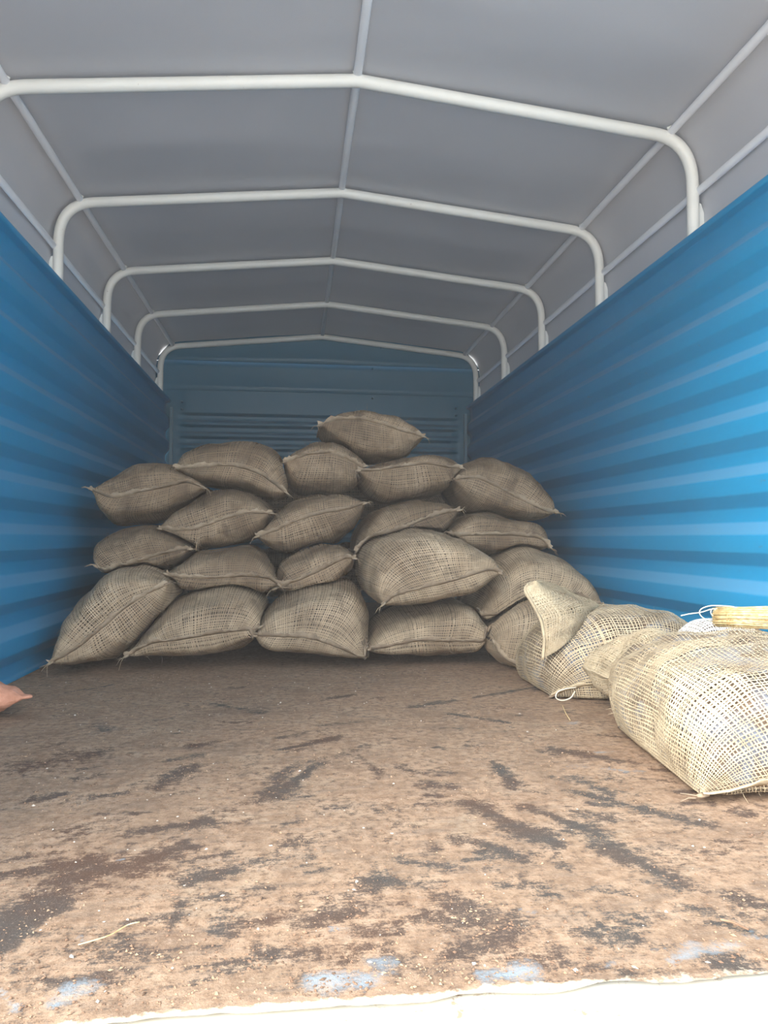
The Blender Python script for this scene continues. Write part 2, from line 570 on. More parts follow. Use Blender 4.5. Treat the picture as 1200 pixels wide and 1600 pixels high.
def stain(px, py, px2, py2, width, amp=1.0, brush=0.0):
    """a smear from pixel to pixel on the floor, width in metres"""
    a = np.array(floor_pt(px, py)); b_ = np.array(floor_pt(px2, py2))
    d = b_ - a; L = np.linalg.norm(d) + 1e-6; d /= L
    t = (X - a[0]) * d[0] + (Y - a[1]) * d[1]; s = -(X - a[0]) * d[1] + (Y - a[1]) * d[0]
    w = width * (1 + 0.5 * vnoise(np.stack([X * 0 + t, s * 0, X * 0], -1), int(px), 14))
    ex = np.clip(-t, 0, None) + np.clip(t - L, 0, None)
    w = w * (1 + 0.35 * vnoise(np.stack([X, Y, X * 0], -1), int(px) + 3, 30))
    m = np.exp(-((s / w) ** 2) - (ex / (width * 0.8)) ** 2)
    if brush: m = m * (0.7 + 0.7 * vnoise(np.stack([s * 70, t * 8, X * 0], -1), int(py), 1.0))
    return m * amp


dark = np.zeros_like(X); blue = np.zeros_like(X); pale = np.zeros_like(X)
for a in [(0, 1368, 150, 1345, .03), (95, 1378, 180, 1355, .025), (205, 1300, 325, 1284, .02), (200, 1360, 290, 1322, .028),
          (295, 1375, 365, 1360, .02), (245, 1230, 300, 1198, .03, .8), (445, 1170, 520, 1155, .03, 1, 1), (425, 1240, 480, 1195, .045, 1, 1),
          (505, 1133, 560, 1128, .02, .8), (510, 1185, 560, 1172, .02, .6), (340, 1100, 410, 1113, .02, .7), (40, 1195, 150, 1180, .05, .6),
          (0, 1455, 62, 1418, .045, 1.5), (0, 1478, 35, 1440, .035, 1.5), (265, 1450, 285, 1410, .014, .9), (190, 1480, 260, 1490, .02, .9),
          (335, 1455, 365, 1460, .012, 1), (475, 1440, 545, 1425, .03, .8), (575, 1385, 610, 1375, .025, .9), (430, 1490, 560, 1490, .02, .6),
          (440, 1320, 470, 1318, .012, .7), (400, 1390, 420, 1395, .012, .6),
          (730, 1255, 870, 1320, .025, 1), (760, 1320, 820, 1345, .018, .9), (820, 1260, 940, 1305, .02, 1), (890, 1235, 1110, 1290, .016, .9),
          (940, 1320, 1060, 1380, .03, 1), (860, 1170, 990, 1190, .02, .9), (890, 1215, 960, 1240, .02, .7), (660, 1225, 710, 1230, .02, .8),
          (770, 1190, 800, 1225, .018, .9), (640, 1105, 710, 1095, .014, .9), (700, 1115, 790, 1128, .012, .9), (740, 1090, 840, 1073, .012, .8),
          (1060, 1238, 1115, 1233, .012, 1.1), (1070, 1255, 1115, 1253, .008, 1.1), (690, 1400, 760, 1440, .02, .8), (710, 1490, 800, 1455, .03, .9),
          (800, 1430, 810, 1460, .012, .8), (660, 1430, 720, 1440, .016, .7), (150, 1130, 170, 1140, .02, .6), (620, 1200, 690, 1212, .01, .6),
          (1110, 1440, 1170, 1458, .006, .9), (725, 1345, 760, 1340, .012, .7), (560, 1180, 600, 1215, .012, .5), (590, 1265, 640, 1260, .012, .5)]:
    dark = np.maximum(dark, stain(*a))
for a in [(490, 1535, 590, 1530, .02, 1), (760, 1525, 830, 1518, .022, 1), (1050, 1500, 1085, 1480, .02, 1.1), (1115, 1485, 1150, 1475, .014, .9),
          (930, 1175, 960, 1173, .010, 1.05), (885, 1130, 905, 1128, .012, .8), (0, 1545, 25, 1575, .010, 1.2), (80, 1565, 140, 1540, .02, .8),
          (880, 1195, 1010, 1205, .02, .65), (120, 1465, 135, 1470, .01, .9), (570, 1500, 610, 1505, .02, .8), (950, 1510, 960, 1505, .012, .8),
          (0, 1360, 60, 1350, .03, .3), (520, 1450, 540, 1452, .008, .9), (820, 1420, 830, 1425, .01, .8), (180, 1345, 195, 1342, .006, .9), (1030, 1490, 1200, 1460, .02, .6)]:
    blue = np.maximum(blue, stain(*a) * 0.72)
pale = np.exp(-((Y - Y0) / 0.016) ** 2) * (0.75 + 0.6 * vnoise(np.stack([X, X * 0, X * 0], -1), 9, 9))
_r2 = np.random.default_rng(12)
for k in range(260):
    qx, qy = _r2.uniform(0, 1150), 1060 + 480 * _r2.uniform(0, 1) ** 0.9
    sl = -0.35 if qx < 560 else 0.45
    ln = _r2.uniform(10, 75) * (0.5 + (qy - 1050) / 500); sl = sl * _r2.uniform(0.1, 1.3)
    dark = np.maximum(dark, stain(qx, qy, qx + ln, qy + ln * sl * 0.5, _r2.uniform(0.004, 0.018), _r2.uniform(0.25, 0.8)))
edge_rust = np.exp(-((Y - Y0 - 0.02) / 0.02) ** 2)
o = MB().grid(P).build('floor', M_FLOOR)
ca = o.data.color_attributes.new('stains', 'FLOAT_COLOR', 'POINT')
arr = np.ones((X.size, 4), np.float32); arr[:, 0] = dark.ravel(); arr[:, 1] = blue.ravel(); arr[:, 2] = pale.ravel()
ca.data.foreach_set('color', arr.ravel())
tag(o, 'dirt-covered brown truck bed floor with dark scrapes and flaked blue paint', 'floor', kind='structure')

# sill of the bed, painted cream
P = np.zeros((120, 6, 3)); xv = np.linspace(-1.12, 1.12, 120)
for j, (yy, zz) in enumerate([(Y0 + 0.06, -0.009), (Y0, -0.008), (0.56, -0.008), (0.545, -0.016), (0.54, -0.10), (0.54, -0.2)]):
    P[:, j] = np.stack([xv, np.full(120, yy), np.full(120, zz)], -1)
P[:, :, 2] += vnoise(P, 31, 9) * 0.0015
o = MB().grid(P[:, ::-1]).build('trim_1', M_SILL)
tag(o, 'cream painted rear sill of the truck bed with rusty chipped edge', 'sill', kind='structure')

# ground behind the truck
P = np.zeros((30, 30, 3)); gx, gy = np.meshgrid(np.linspace(-14, 14, 30), np.linspace(-14, 12, 30), indexing='ij')
P[..., 0] = gx; P[..., 1] = gy; P[..., 2] = -1.05 + vnoise(P, 41, 0.8) * 0.05
o = MB().grid(P).build('ground', M_EARTH)
tag(o, 'bare earth ground behind the truck', 'ground', kind='structure')

# tarpaulin
outl = []
for x, z in HOOP:
    outl.append((x, z))
outl = np.array(outl)
tn = np.gradient(outl, axis=0); tn /= np.linalg.norm(tn, axis=1)[:, None]
nrm = np.stack([-tn[:, 1], tn[:, 0]], -1)
off = outl + nrm * 0.034
yt = np.linspace(0.60, YB + 0.06, 120)
P = np.zeros((len(off), len(yt), 3))
for i, (x, z) in enumerate(off):
    P[i, :, 0] = x; P[i, :, 1] = yt; P[i, :, 2] = z
near = np.min(np.abs(yt[:, None] - np.array(HY)[None]), axis=1)
sag = np.clip(near / 0.35, 0, 1) ** 1.5
P[:, :, 2] -= 0.012 * sag[None] * (np.abs(off[:, 0]) < 1.0)[:, None]
P[:, :, 2] += vnoise(P * np.array([1.0, 3.0, 0]), 51, 1.6) * 0.006 + vnoise(P * np.array([1.0, 5, 0]), 52, 3) * 0.002
P[:, :, 0] += vnoise(P * np.array([0, 2.0, 2.0]), 53, 2) * 0.004
o = MB().grid(P[:, ::-1]).build('ceiling', M_TARP)
tag(o, 'grey tarpaulin roof stretched over the white hoops', 'tarpaulin', kind='structure')

# canopy frame
fr = empty('canopy_frame', (0, 1.46, 1.3))
tag(fr, 'white tubular canopy frame of arched hoops and long rails above the truck bed', 'frame')
for y in HY:
    hp = MB().tube([(x, y, z) for x, z in HOOP], PR, 14).build('hoop', M_WHITE, fr)
    for sx in (-1, 1):
        # triangular foot plate welded to the post
        b0 = sx * (AX + PR * 0.6); b1 = sx * (AX + 0.02)
        V = []
        for yy in (y - 0.004, y + 0.004):
            V += [(sx * (AX + 0.014), yy, 1.36), (sx * (AX + 0.066), yy, 1.36), (sx * (AX + 0.060), yy, 1.46), (sx * (AX + 0.026), yy, 1.56), (sx * (AX + 0.014), yy, 1.565)]
        Fq = [(0, 1, 6, 5), (1, 2, 7, 6), (2, 3, 8, 7), (3, 4, 9, 8), (4, 0, 5, 9), (0, 4, 3, 2), (2, 1, 0, 0), (5, 7, 8, 9), (5, 5, 6, 7)]
        Fq = [f for f in Fq if len(set(f)) == 4] + [(0, 2, 1, 1), (5, 6, 7, 7)]
        bm = bmesh.new()
        vs = [bm.verts.new(Vector(v) - Vector(fr.location)) for v in V]
        for f in ([0, 1, 2, 3, 4], [9, 8, 7, 6, 5], [0, 5, 6, 1], [1, 6, 7, 2], [2, 7, 8, 3], [3, 8, 9, 4], [4, 9, 5, 0]):
            bm.faces.new([vs[k] for k in f])
        me = bpy.data.meshes.new('foot_plate'); bm.to_mesh(me); bm.free()
        link('foot_plate', me, M_WHITE, hp)
    # weld beads where the rails cross
    for x, z, r in ((0, ZP + 0.02, 0.017), (-BX, ZB + 0.024, 0.016), (BX, ZB + 0.024, 0.016)):
        MB().tube([(x - 0.012, y - 0.016, z - 0.006), (x, y - 0.018, z), (x + 0.012, y - 0.016, z - 0.006)], 0.005, 6).build('weld', M_WHITE, hp)
for x, z, r in ((0, ZP + 0.014, 0.0135), (-BX - 0.002, ZB + 0.010, 0.0135), (BX + 0.002, ZB + 0.010, 0.0135),
                (-AX - 0.014, 1.60, 0.0125), (AX + 0.014, 1.60, 0.0125)):
    yy = np.linspace(0.62, 5.04, 40)
    MB().tube(np.stack([x + vnoise(np.stack([yy, yy * 0, yy * 0 + x], -1), 3, 1.5) * 0.003, yy, np.full(40, z)], -1), r, 10).build('purlin', M_PURLIN, fr)

# ------------------------------------------------------------------ sacks
def smooth_curve(pts, n=121, it=10):
    """resample a polyline by chord length, corners softened, ends fixed"""
    P = np.asarray(pts, float)
    d = np.r_[0, np.cumsum(np.linalg.norm(np.diff(P, axis=0), axis=1))]; d /= d[-1]
    t = np.linspace(0, 1, n)
    Q = np.stack([np.interp(t, d, P[:, k]) for k in range(P.shape[1])], -1)
    for _ in range(it):
        Q[1:-1] = 0.25 * Q[:-2] + 0.5 * Q[1:-1] + 0.25 * Q[2:]
    return Q


def sack_grid(top, seam, bot, YL, YR, L, dT=0.2, dB=0.12, nv=61, nt=30, seed=0, q=0.46, dirx=0.0, lump=0.009, world=False, folds=0.003):
    """closed pillow: rows v along the mouth seam, columns t round from front seam over the top to the back and under"""
    c0, c1 = seam[0], seam[-1]
    T = smooth_curve([c0] + list(top) + [c1], nv); S = smooth_curve(seam, nv); B = smooth_curve([c0] + list(bot) + [c1], nv)
    v = np.linspace(0, 1, nv); e = 1 - np.abs(2 * v - 1) ** 3
    Ys = YL + (YR - YL) * v
    if world:
        st = np.stack([S[:, 0], Ys, S[:, 1]], -1); tt = np.stack([T[:, 0], Ys + dT * e, T[:, 1]], -1); bt = np.stack([B[:, 0], Ys + dB * e, B[:, 1]], -1)
    else:
        st = np.array([at(p[0], p[1], y) for p, y in zip(S, Ys)])
        tt = np.array([at(p[0], p[1], y) for p, y in zip(T, Ys + dT * e)])
        bt = np.array([at(p[0], p[1], y) for p, y in zip(B, Ys + dB * e)])
    zmid = 0.5 * (tt[:, 2] + bt[:, 2]); rear = st.copy(); rear[:, 2] = zmid; rear[:, 0] = 0.5 * (tt[:, 0] + bt[:, 0])
    Lv = L * (0.70 + 0.30 * e)
    tu = np.linspace(0, 1, nt); su = (1 - np.cos(math.pi * tu)) / 2; gu = np.sin(math.pi * tu) ** q
    gu[0] = gu[-1] = 0
    G = np.zeros((nv, 2 * nt - 2, 3))
    for side, E in ((0, tt), (1, bt)):
        for k in range(nt):
            idx = k if side == 0 else (2 * nt - 2 - k) % (2 * nt - 2)
            base = st * (1 - su[k]) + rear * su[k]
            p = base + (E - base) * gu[k]
            p[:, 1] = Ys + Lv * su[k] + 0.015 * (1 - e)
            p[:, 0] += dirx * L * su[k]
            G[:, idx] = p
    # lumps of what is inside, puckers along the mouth
    nrm = grid_normals(G)
    fade = np.concatenate([gu, gu[1:-1][::-1]])[None] * np.clip(e, 0, 1)[:, None] ** 0.5
    s_all = np.concatenate([su, su[1:-1][::-1]])
    amp = 1.5 * lump * vnoise(G, seed, 11) + 0.7 * lump * vnoise(G, seed + 1, 26)
    fold = 0.005 * vnoise(np.stack([v[:, None] * 15 + 0 * s_all[None], 0 * v[:, None] + s_all[None] * L * 6, G[..., 2] * 3], -1), seed + 7, 1.0) * np.exp(-(s_all * L / 0.22))[None]
    ss = s_all[None] * L + 0.10 * (v[:, None] - 0.5)
    amp = amp + fold + folds * (vnoise(np.stack([ss * 13, v[:, None] * 2.5 + 0 * ss, 0 * ss], -1), seed + 8, 1.0) + 0.6 * vnoise(np.stack([ss * 30, v[:, None] * 4 + 0 * ss, 0 * ss], -1), seed + 9, 1.0))
    puck = 0.006 * np.exp(-(s_all * L / 0.035))[None] * vnoise(np.stack([v * 22, v * 0, v * 0], -1), seed + 3, 1.0)[:, None]
    G = G + nrm * (amp * fade + puck * np.clip(e, 0, 1)[:, None] * (np.arange(2 * nt - 2) > 0)[None])[..., None]
    return G


def grid_normals(G, closed=True):
    dv = np.gradient(G, axis=0)
    if closed:
        dt = np.roll(G, -1, axis=1) - np.roll(G, 1, axis=1)
    else:
        dt = np.gradient(G, axis=1)
    n = np.cross(dv, dt)
    n /= np.linalg.norm(n, axis=-1)[..., None] + 1e-9
    c = G.reshape(-1, 3).mean(0)
    if closed and np.sum(n * (G - c)) < 0: n = -n
    return n


def grid_faces(a, b, closed=True):
    I = np.arange(a * b).reshape(a, b)
    J = np.roll(I, -1, axis=1) if closed else None
    if closed:
        return np.stack([I[:-1], I[1:], J[1:], J[:-1]], -1).reshape(-1, 4)
    return np.stack([I[:-1, :-1], I[1:, :-1], I[1:, 1:], I[:-1, 1:]], -1).reshape(-1, 4)


def bilin(G, vi, ti, closed):
    a, b = G.shape[:2]
    v0 = np.clip(np.floor(vi).astype(int), 0, a - 2); fv = (vi - v0)[:, None, None]
    if closed:
        t0 = np.floor(ti).astype(int) % b; t1 = (t0 + 1) % b; ft = (ti - np.floor(ti))[None, :, None]
    else:
        t0 = np.clip(np.floor(ti).astype(int), 0, b - 2); t1 = t0 + 1; ft = (ti - t0)[None, :, None]
    A = G[v0][:, t0]; B_ = G[v0][:, t1]; C = G[v0 + 1][:, t0]; D = G[v0 + 1][:, t1]
    return (A * (1 - fv) + C * fv) * (1 - ft) + (B_ * (1 - fv) + D * fv) * ft


def weave(mb, G, closed, pitch, seed, hw=0.29, fine=False, normals=None, ratio=1.0, openness=0.35, skip=None):
    """two sets of threads over and under one another on the surface G"""
    r = np.random.default_rng(seed)
    a, b = G.shape[:2]
    lv = np.r_[0, np.cumsum(np.linalg.norm(np.diff(G, axis=0), axis=-1).mean(1))]
    Gc = np.concatenate([G, G[:, :1]], 1) if closed else G
    lt = np.r_[0, np.cumsum(np.linalg.norm(np.diff(Gc, axis=1), axis=-1).mean(0))]
    nv = max(6, int(lv[-1] / (pitch * ratio))); ntt = max(6, int(lt[-1] / pitch))
    if closed: ntt += ntt % 2
    pv = (np.arange(nv) + 0.5 + r.uniform(-0.26, 0.26, nv)) / nv * lv[-1]
    pt = (np.arange(ntt) + 0.5 + r.uniform(-0.26, 0.26, ntt)) / ntt * lt[-1]
    vi = np.interp(pv, lv, np.arange(len(lv))); ti = np.interp(pt, lt, np.arange(len(lt)))
    P = bilin(G, vi, ti, closed)
    nr = grid_normals(G, closed) if normals is None else normals
    Nn = bilin(nr, vi, ti, closed); Nn /= np.linalg.norm(Nn, axis=-1)[..., None] + 1e-9
    # local wander of every crossing, as in loose sacking
    dv = np.gradient(P, axis=0); dvu = dv / (np.linalg.norm(dv, axis=-1)[..., None] + 1e-9)
    dt = np.roll(P, -1, 1) - np.roll(P, 1, 1) if closed else np.gradient(P, axis=1)
    dtu = dt / (np.linalg.norm(dt, axis=-1)[..., None] + 1e-9)
    w1 = (vnoise(P, seed + 5, 22) * 0.0016 + vnoise(P, seed + 15, 70) * 0.0006); w2 = (vnoise(P, seed + 6, 22) * 0.0016 + vnoise(P, seed + 16, 70) * 0.0006)
    P = P + dvu * w1[..., None] + dtu * w2[..., None]
    sg = ((np.arange(nv)[:, None] + np.arange(ntt)[None]) % 2) * 2.0 - 1
    up = 0.0009
    loc = np.clip(np.linalg.norm(dv, axis=-1), 0.002, pitch * ratio * 1.15)       # crowding near corners
    loct = np.clip(np.linalg.norm(dt, axis=-1) * (0.5 if closed else 1), 0.002, pitch * 1.15)
    I0 = np.arange(nv * ntt).reshape(nv, ntt)
    for kind in (0, 1):
        C = P + Nn * (sg * (1 if kind == 0 else -1) * up)[..., None]
        if kind == 0: wd, sp, n_ = dvu, loc, r.uniform(0.78, 1.22, (nv, 1))
        else: wd, sp, n_ = dtu, loct, r.uniform(0.78, 1.22, (1, ntt))
        h = (hw * sp * n_ * np.clip(1 + 0.3 * vnoise(P, seed + 9 + kind, 60) - openness * (vnoise(P, seed + 21, 9) + 0.4), 0.45, 1.8))[..., None]
        offs = (-1, 0, 1) if fine else (-1, 1)
        k = len(offs)
        V = np.stack([C + wd * h * o_ - (Nn * h * 0.45 if (fine and o_ != 0) else 0) for o_ in offs], 2)     # nv,nt,k,3
        I = (np.arange(nv * ntt * k).reshape(nv, ntt, k))
        if kind == 0:
            A_, B_ = (I, np.roll(I, -1, 1)) if closed else (I[:, :-1], I[:, 1:])
        else:
            A_, B_ = I[:-1], I[1:]
        Fq = np.concatenate([np.stack([A_[..., j], A_[..., j + 1], B_[..., j + 1], B_[..., j]], -1).reshape(-1, 4) for j in range(k - 1)])
        V = V.reshape(-1, 3)
        if skip is not None:      # the buried far side of a sack needs no thread by thread weave
            Fq = Fq[V[Fq[:, 0], 1] < skip]
            used, inv = np.unique(Fq, return_inverse=True)
            V = V[used]; Fq = inv.reshape(-1, 4)
        mb.add(V, Fq)


def fibres(mb, G, nr, n, seed, idx, length=0.022, rad=0.00035):
    """loose hairs and thread ends standing off the cloth"""
    r = np.random.default_rng(seed)
    a, b = G.shape[:2]
    for _ in range(n):
        i, j = r.integers(1, a - 1), r.integers(0, b)
        p = G[i, j]; nn = nr[i, j]
        d = nn * r.uniform(0.1, 0.8) + r.normal(0, 0.7, 3); d /= np.linalg.norm(d) + 1e-9
        l = length * r.uniform(0.4, 1.3); c = r.normal(0, 0.35, 3)
        s = np.cross(d, r.normal(0, 1, 3)); s /= np.linalg.norm(s) + 1e-9
        q0 = p + nn * 0.001; q1 = q0 + d * l * 0.5; q2 = q0 + (d + c * 0.6) * l
        if not (clear_of_others(q1, idx) and clear_of_others(q2, idx)): continue
        V = [q0 - s * rad, q0 + s * rad, q1 + s * rad, q1 - s * rad, q2 + s * rad * 0.4, q2 - s * rad * 0.4]
        mb.add(V, [(0, 1, 2, 3), (3, 2, 4, 5)])


def tuft(mb, idx, p, d, n, seed, length=0.04):
    r = np.random.default_rng(seed)
    for _ in range(n):
        dd = d + r.normal(0, 0.45, 3); dd /= np.linalg.norm(dd)
        l = length * r.uniform(0.5, 1.3); g = np.array([0, 0, -1.0]) * l * r.uniform(0, 0.6)
        pts = [p + r.normal(0, 0.002, 3), p + dd * l * 0.5, p + dd * l + g]
        if all(clear_of_others(q, idx, 0.002) for q in pts[1:]): mb.tube(pts, [0.0013, 0.0010, 0.0006], 4, caps=False)


def hem_mesh(mb, G, nr, seed, idx, width=0.0165, thick=0.0021):
    """rolled and stitched edge of the mouth, standing a little off the front seam"""
    S = G[:, 0]; nv = len(S)
    out = nr[:, 0].copy(); out[:] = out + np.array([0, -1.6, 0.0]); out /= np.linalg.norm(out, axis=1)[:, None]
    up = np.gradient(S, axis=0); up = np.cross(out, up); up /= np.linalg.norm(up, axis=1)[:, None] + 1e-9
    v = np.linspace(0, 1, nv)
    ruf = vnoise(np.stack([v * 16, v * 0, v * 0], -1), seed, 1.0); ruf2 = vnoise(np.stack([v * 38, v * 0, v * 0], -1), seed + 1, 1.0)
    tilt = 0.5 * ruf + 0.75
    ax = out * np.cos(tilt)[:, None] + up * np.sin(tilt)[:, None]
    nn = -out * np.sin(tilt)[:, None] + up * np.cos(tilt)[:, None]
    w = width * (1 + 0.3 * ruf2 + 0.25 * vnoise(np.stack([v * 120, v * 0, v * 0], -1), seed + 2, 1.0))
    w = np.array([wi if clear_of_others(S[i] + ax[i] * wi * 1.1, idx, 0.004) else wi * 0.2 for i, wi in enumerate(w)])
    prof = [(-0.25, 0.6), (0.3, 0.9), (0.8, 1.0), (1.0, 0.2), (0.95, -0.7), (0.4, -1.0), (-0.25, -0.8)]
    V = np.stack([S + ax * (w * a_)[:, None] + nn * (thick * (b_ + 0.35 * ruf2))[:, None] for a_, b_ in prof], 1)
    mb.add(V.reshape(-1, 3), grid_faces(nv, len(prof), True))


SACKS = []      # (label, grid, options), nearest first: farther ones give way


def sack(label, top, seam, bot, YL, YR, L=0.62, **kw):
    opt = {k: kw.pop(k) for k in ('pale', 'pitch', 'fine', 'hair', 'hw', 'ratio', 'open') if k in kw}
    G = sack_grid(top, seam, bot, YL, YR, L, seed=101 + 13 * len(SACKS), **kw)
    SACKS.append([label, G, opt])


# --- right-hand sacks in the foreground
sack('large pale mesh sack nearest the camera at the right edge of the floor',
     [(0.500, .07), (0.497, .13), (0.525, .185), (0.60, .228), (0.74, .245), (0.90, .235), (1.0, .19), (1.03, .15)],
     [(0.515, .012), (0.60, .030), (0.74, .055), (0.90, .075), (1.03, .09)],
     [(0.56, .0), (0.66, .0), (0.90, .0), (1.01, .02)], 1.16, 1.10, 0.60, dT=0.22, dB=0.1, world=True, pale=True, fine=True, hair=300, q=0.5, lump=0.010, dirx=0.09,
     hw=0.235, pitch=0.0054, ratio=1.4, open=0.5, folds=0.010)
sack('pale mesh sack with an upturned open flap, behind the nearest right-hand sack',
     [(845, 1068), (833, 1038), (836, 1005), (858, 978), (889, 963), (924, 953), (970, 949), (1027, 951), (1066, 965), (1092, 987), (1100, 1015)],
     [(863, 1089), (893, 1075), (924, 1069), (955, 1070), (1010, 1068), (1098, 1050)],
     [(880, 1101), (909, 1107), (924, 1114), (955, 1121), (1010, 1118), (1080, 1090)], 1.95, 1.84, 0.38, dT=0.15, dB=0.03, pale=True, fine=True, hair=250, lump=0.010, hw=0.25, pitch=0.0062, ratio=1.2, open=0.45, folds=0.006)
sack('slumped mesh sack on the floor, half hidden behind the upturned flap',
     [(773, 985), (790, 962), (828, 943), (880, 930), (930, 936), (955, 980)],
     [(772, 1002), (783, 1024), (801, 1037), (830, 1043), (880, 1045), (950, 1030)],
     [(778, 1030), (797, 1046), (840, 1065), (900, 1070), (945, 1050)], 2.40, 2.30, 0.30, dT=0.12, dB=0.02, fine=True, hair=250)
# --- middle bulging sack and the floor row
sack('fat mesh sack bulging forward in the middle of the pile',
     [(574, 925), (564, 885), (566, 862), (578, 848), (597, 836), (626, 828), (670, 825), (710, 832), (740, 850), (764, 867), (780, 884)],
     [(598, 946), (616, 931), (650, 921), (688, 913), (720, 904), (746, 896), (768, 889), (785, 897)],
     [(616, 949), (640, 951), (684, 943), (732, 934), (760, 918)], 2.42, 2.42, 0.62, hair=260)
sack('plump mesh sack on the floor directly beneath the fat bulging sack',
     [(577, 997), (590, 976), (610, 958), (640, 949), (680, 943), (716, 938), (734, 942), (748, 964), (769, 980)],
     [(574, 1016), (600, 1012), (636, 1004), (664, 1000), (696, 1003), (730, 1001), (754, 1006), (775, 988)],
     [(586, 1025), (610, 1031), (660, 1033), (710, 1032), (750, 1028), (768, 1006)], 2.48, 2.46, 0.62, dB=0.03, hair=260)
sack('square-fronted mesh sack on the floor, third from the left wall',
     [(405, 972), (425, 945), (454, 920), (492, 907), (537, 904), (562, 916), (571, 945), (578, 980), (579, 1010)],
     [(396, 994), (433, 995), (475, 995), (512, 1005), (546, 1020), (575, 1031)],
     [(400, 1016), (417, 1029), (462, 1033), (517, 1036), (554, 1037)], 2.47, 2.45, 0.66, dB=0.02, dT=0.26, hair=260)
sack('low mesh sack with a ragged tied corner on the floor, second from the left wall',
     [(211, 1006), (245, 969), (271, 939), (305, 924), (342, 914), (380, 912), (410, 930), (418, 958)],
     [(194, 1027), (237, 1004), (282, 999), (327, 991), (369, 986), (411, 983)],
     [(207, 1035), (260, 1037), (312, 1034), (361, 1026), (390, 1010)], 2.47, 2.47, 0.66, dB=0.02, dT=0.28, hair=260)
sack('tilted mesh sack leaning on its corner at the left end of the floor row',
     [(87, 1010), (99, 969), (125, 931), (155, 905), (185, 890), (222, 888), (249, 900)],
     [(75, 1038), (117, 1016), (162, 979), (200, 945), (230, 928), (262, 912)],
     [(100, 1042), (125, 1041), (170, 1035), (207, 1014), (237, 991), (262, 958), (270, 932)], 2.42, 2.52, 0.58, dT=0.15, dB=0.10, hair=300)
# --- second layer
sack('broad mesh sack at the right, behind the slumped sack and the flap',
     [(752, 925), (768, 885), (790, 862), (815, 853), (854, 864), (892, 882), (917, 903), (938, 928)],
     [(744, 962), (775, 962), (817, 945), (860, 942), (900, 940), (943, 945)],
     [(758, 975), (800, 980), (870, 985), (925, 975)], 2.55, 2.50, 0.62, hair=260)
sack('small-looking mesh sack squeezed in above the square-fronted floor sack',
     [(436, 878), (454, 870), (492, 853), (529, 850), (550, 864)],
     [(427, 921), (475, 903), (508, 887), (542, 870), (556, 873)],
     [(470, 935), (520, 925), (552, 890)], 2.62, 2.60, 0.62, hair=220)
sack('flat mesh sack above the low floor sack with a frayed seam running level',
     [(268, 890), (282, 882), (312, 864), (350, 854), (395, 852), (417, 867), (429, 890)],
     [(256, 899), (294, 903), (342, 903), (387, 899), (425, 905), (438, 916)],
     [(282, 921), (312, 930), (370, 935), (420, 930)], 2.60, 2.58, 0.64, hair=220)
sack('short mesh sack by the left wall, resting on the tilted floor sack',
     [(142, 862), (146, 848), (159, 840), (192, 824), (237, 817), (262, 829), (288, 844)],
     [(147, 884), (160, 893), (207, 880), (252, 866), (282, 859), (298, 858)],
     [(160, 900), (200, 898), (245, 895), (275, 888), (292, 874)], 2.70, 2.68, 0.62, hair=220)
# --- third layer
sack('middle-layer mesh sack with rising seam, directly above the flat sack with level seam',
     [(260, 809), (290, 789), (327, 770), (361, 765), (395, 771), (417, 784), (427, 800)],
     [(247, 826), (282, 830), (316, 824), (350, 811), (387, 800), (425, 802)],
     [(272, 845), (305, 860), (342, 859), (380, 850), (412, 834)], 2.74, 2.72, 0.60, hair=220)
sack('mesh sack tilted up to the right in the centre of the pile',
     [(410, 822), (425, 803), (454, 785), (492, 774), (529, 771), (560, 779)],
     [(400, 839), (433, 828), (467, 812), (508, 801), (546, 795), (572, 786)],
     [(425, 859), (454, 867), (496, 860), (533, 847), (562, 820)], 2.74, 2.72, 0.60, hair=220)
sack('mesh sack with one raised ear, behind and above the fat bulging sack',
     [(556, 838), (562, 826), (579, 803), (617, 789), (658, 782), (687, 785), (708, 793)],
     [(557, 862), (608, 839), (650, 816), (690, 802), (720, 797)],
     [(575, 872), (640, 864), (700, 835)], 2.76, 2.74, 0.60, hair=220)
sack('mostly hidden mesh sack with a folded corner, under the top right-hand sack',
     [(702, 820), (729, 803), (767, 802), (800, 812), (825, 815), (850, 832)],
     [(697, 842), (717, 837), (762, 835), (808, 836), (845, 840), (862, 856)],
     [(720, 862), (770, 872), (830, 868)], 2.74, 2.72, 0.60, hair=220)
# --- top layer
sack('mesh sack at the top right of the pile, sloping down toward the right wall',
     [(712, 738), (718, 729), (733, 720), (762, 716), (796, 719), (825, 738), (854, 766), (869, 788)],
     [(709, 748), (746, 746), (783, 764), (821, 783), (854, 799), (873, 801)],
     [(713, 775), (722, 791), (754, 803), (796, 812), (833, 815), (862, 808)], 2.84, 2.82, 0.52, dT=0.15, hair=220)
sack('mesh sack in the top layer just under the lone uppermost sack',
     [(575, 732), (590, 727), (633, 717), (667, 708), (700, 717), (720, 724)],
     [(559, 735), (587, 736), (633, 728), (667, 724), (700, 730), (724, 731)],
     [(567, 753), (579, 774), (608, 786), (658, 782), (700, 770), (716, 752)], 2.84, 2.82, 0.52, dT=0.15, hair=220)
sack('mesh sack in the top layer with a seam arching near its top, left of centre',
     [(447, 712), (462, 701), (487, 691), (512, 690), (546, 705), (568, 722)],
     [(443, 722), (483, 710), (517, 707), (546, 718), (574, 734)],
     [(448, 755), (464, 769), (504, 772), (548, 767), (568, 752)], 2.88, 2.86, 0.50, dT=0.15, hair=220)
sack('top-layer mesh sack with a dangling frayed corner, second from the left',
     [(277, 720), (284, 708), (312, 696), (361, 688), (410, 690), (436, 704), (446, 730)],
     [(270, 732), (312, 729), (365, 727), (406, 740), (432, 759), (448, 770)],
     [(290, 746), (312, 759), (369, 765), (406, 773), (434, 777)], 2.84, 2.82, 0.52, dT=0.15, hair=280)
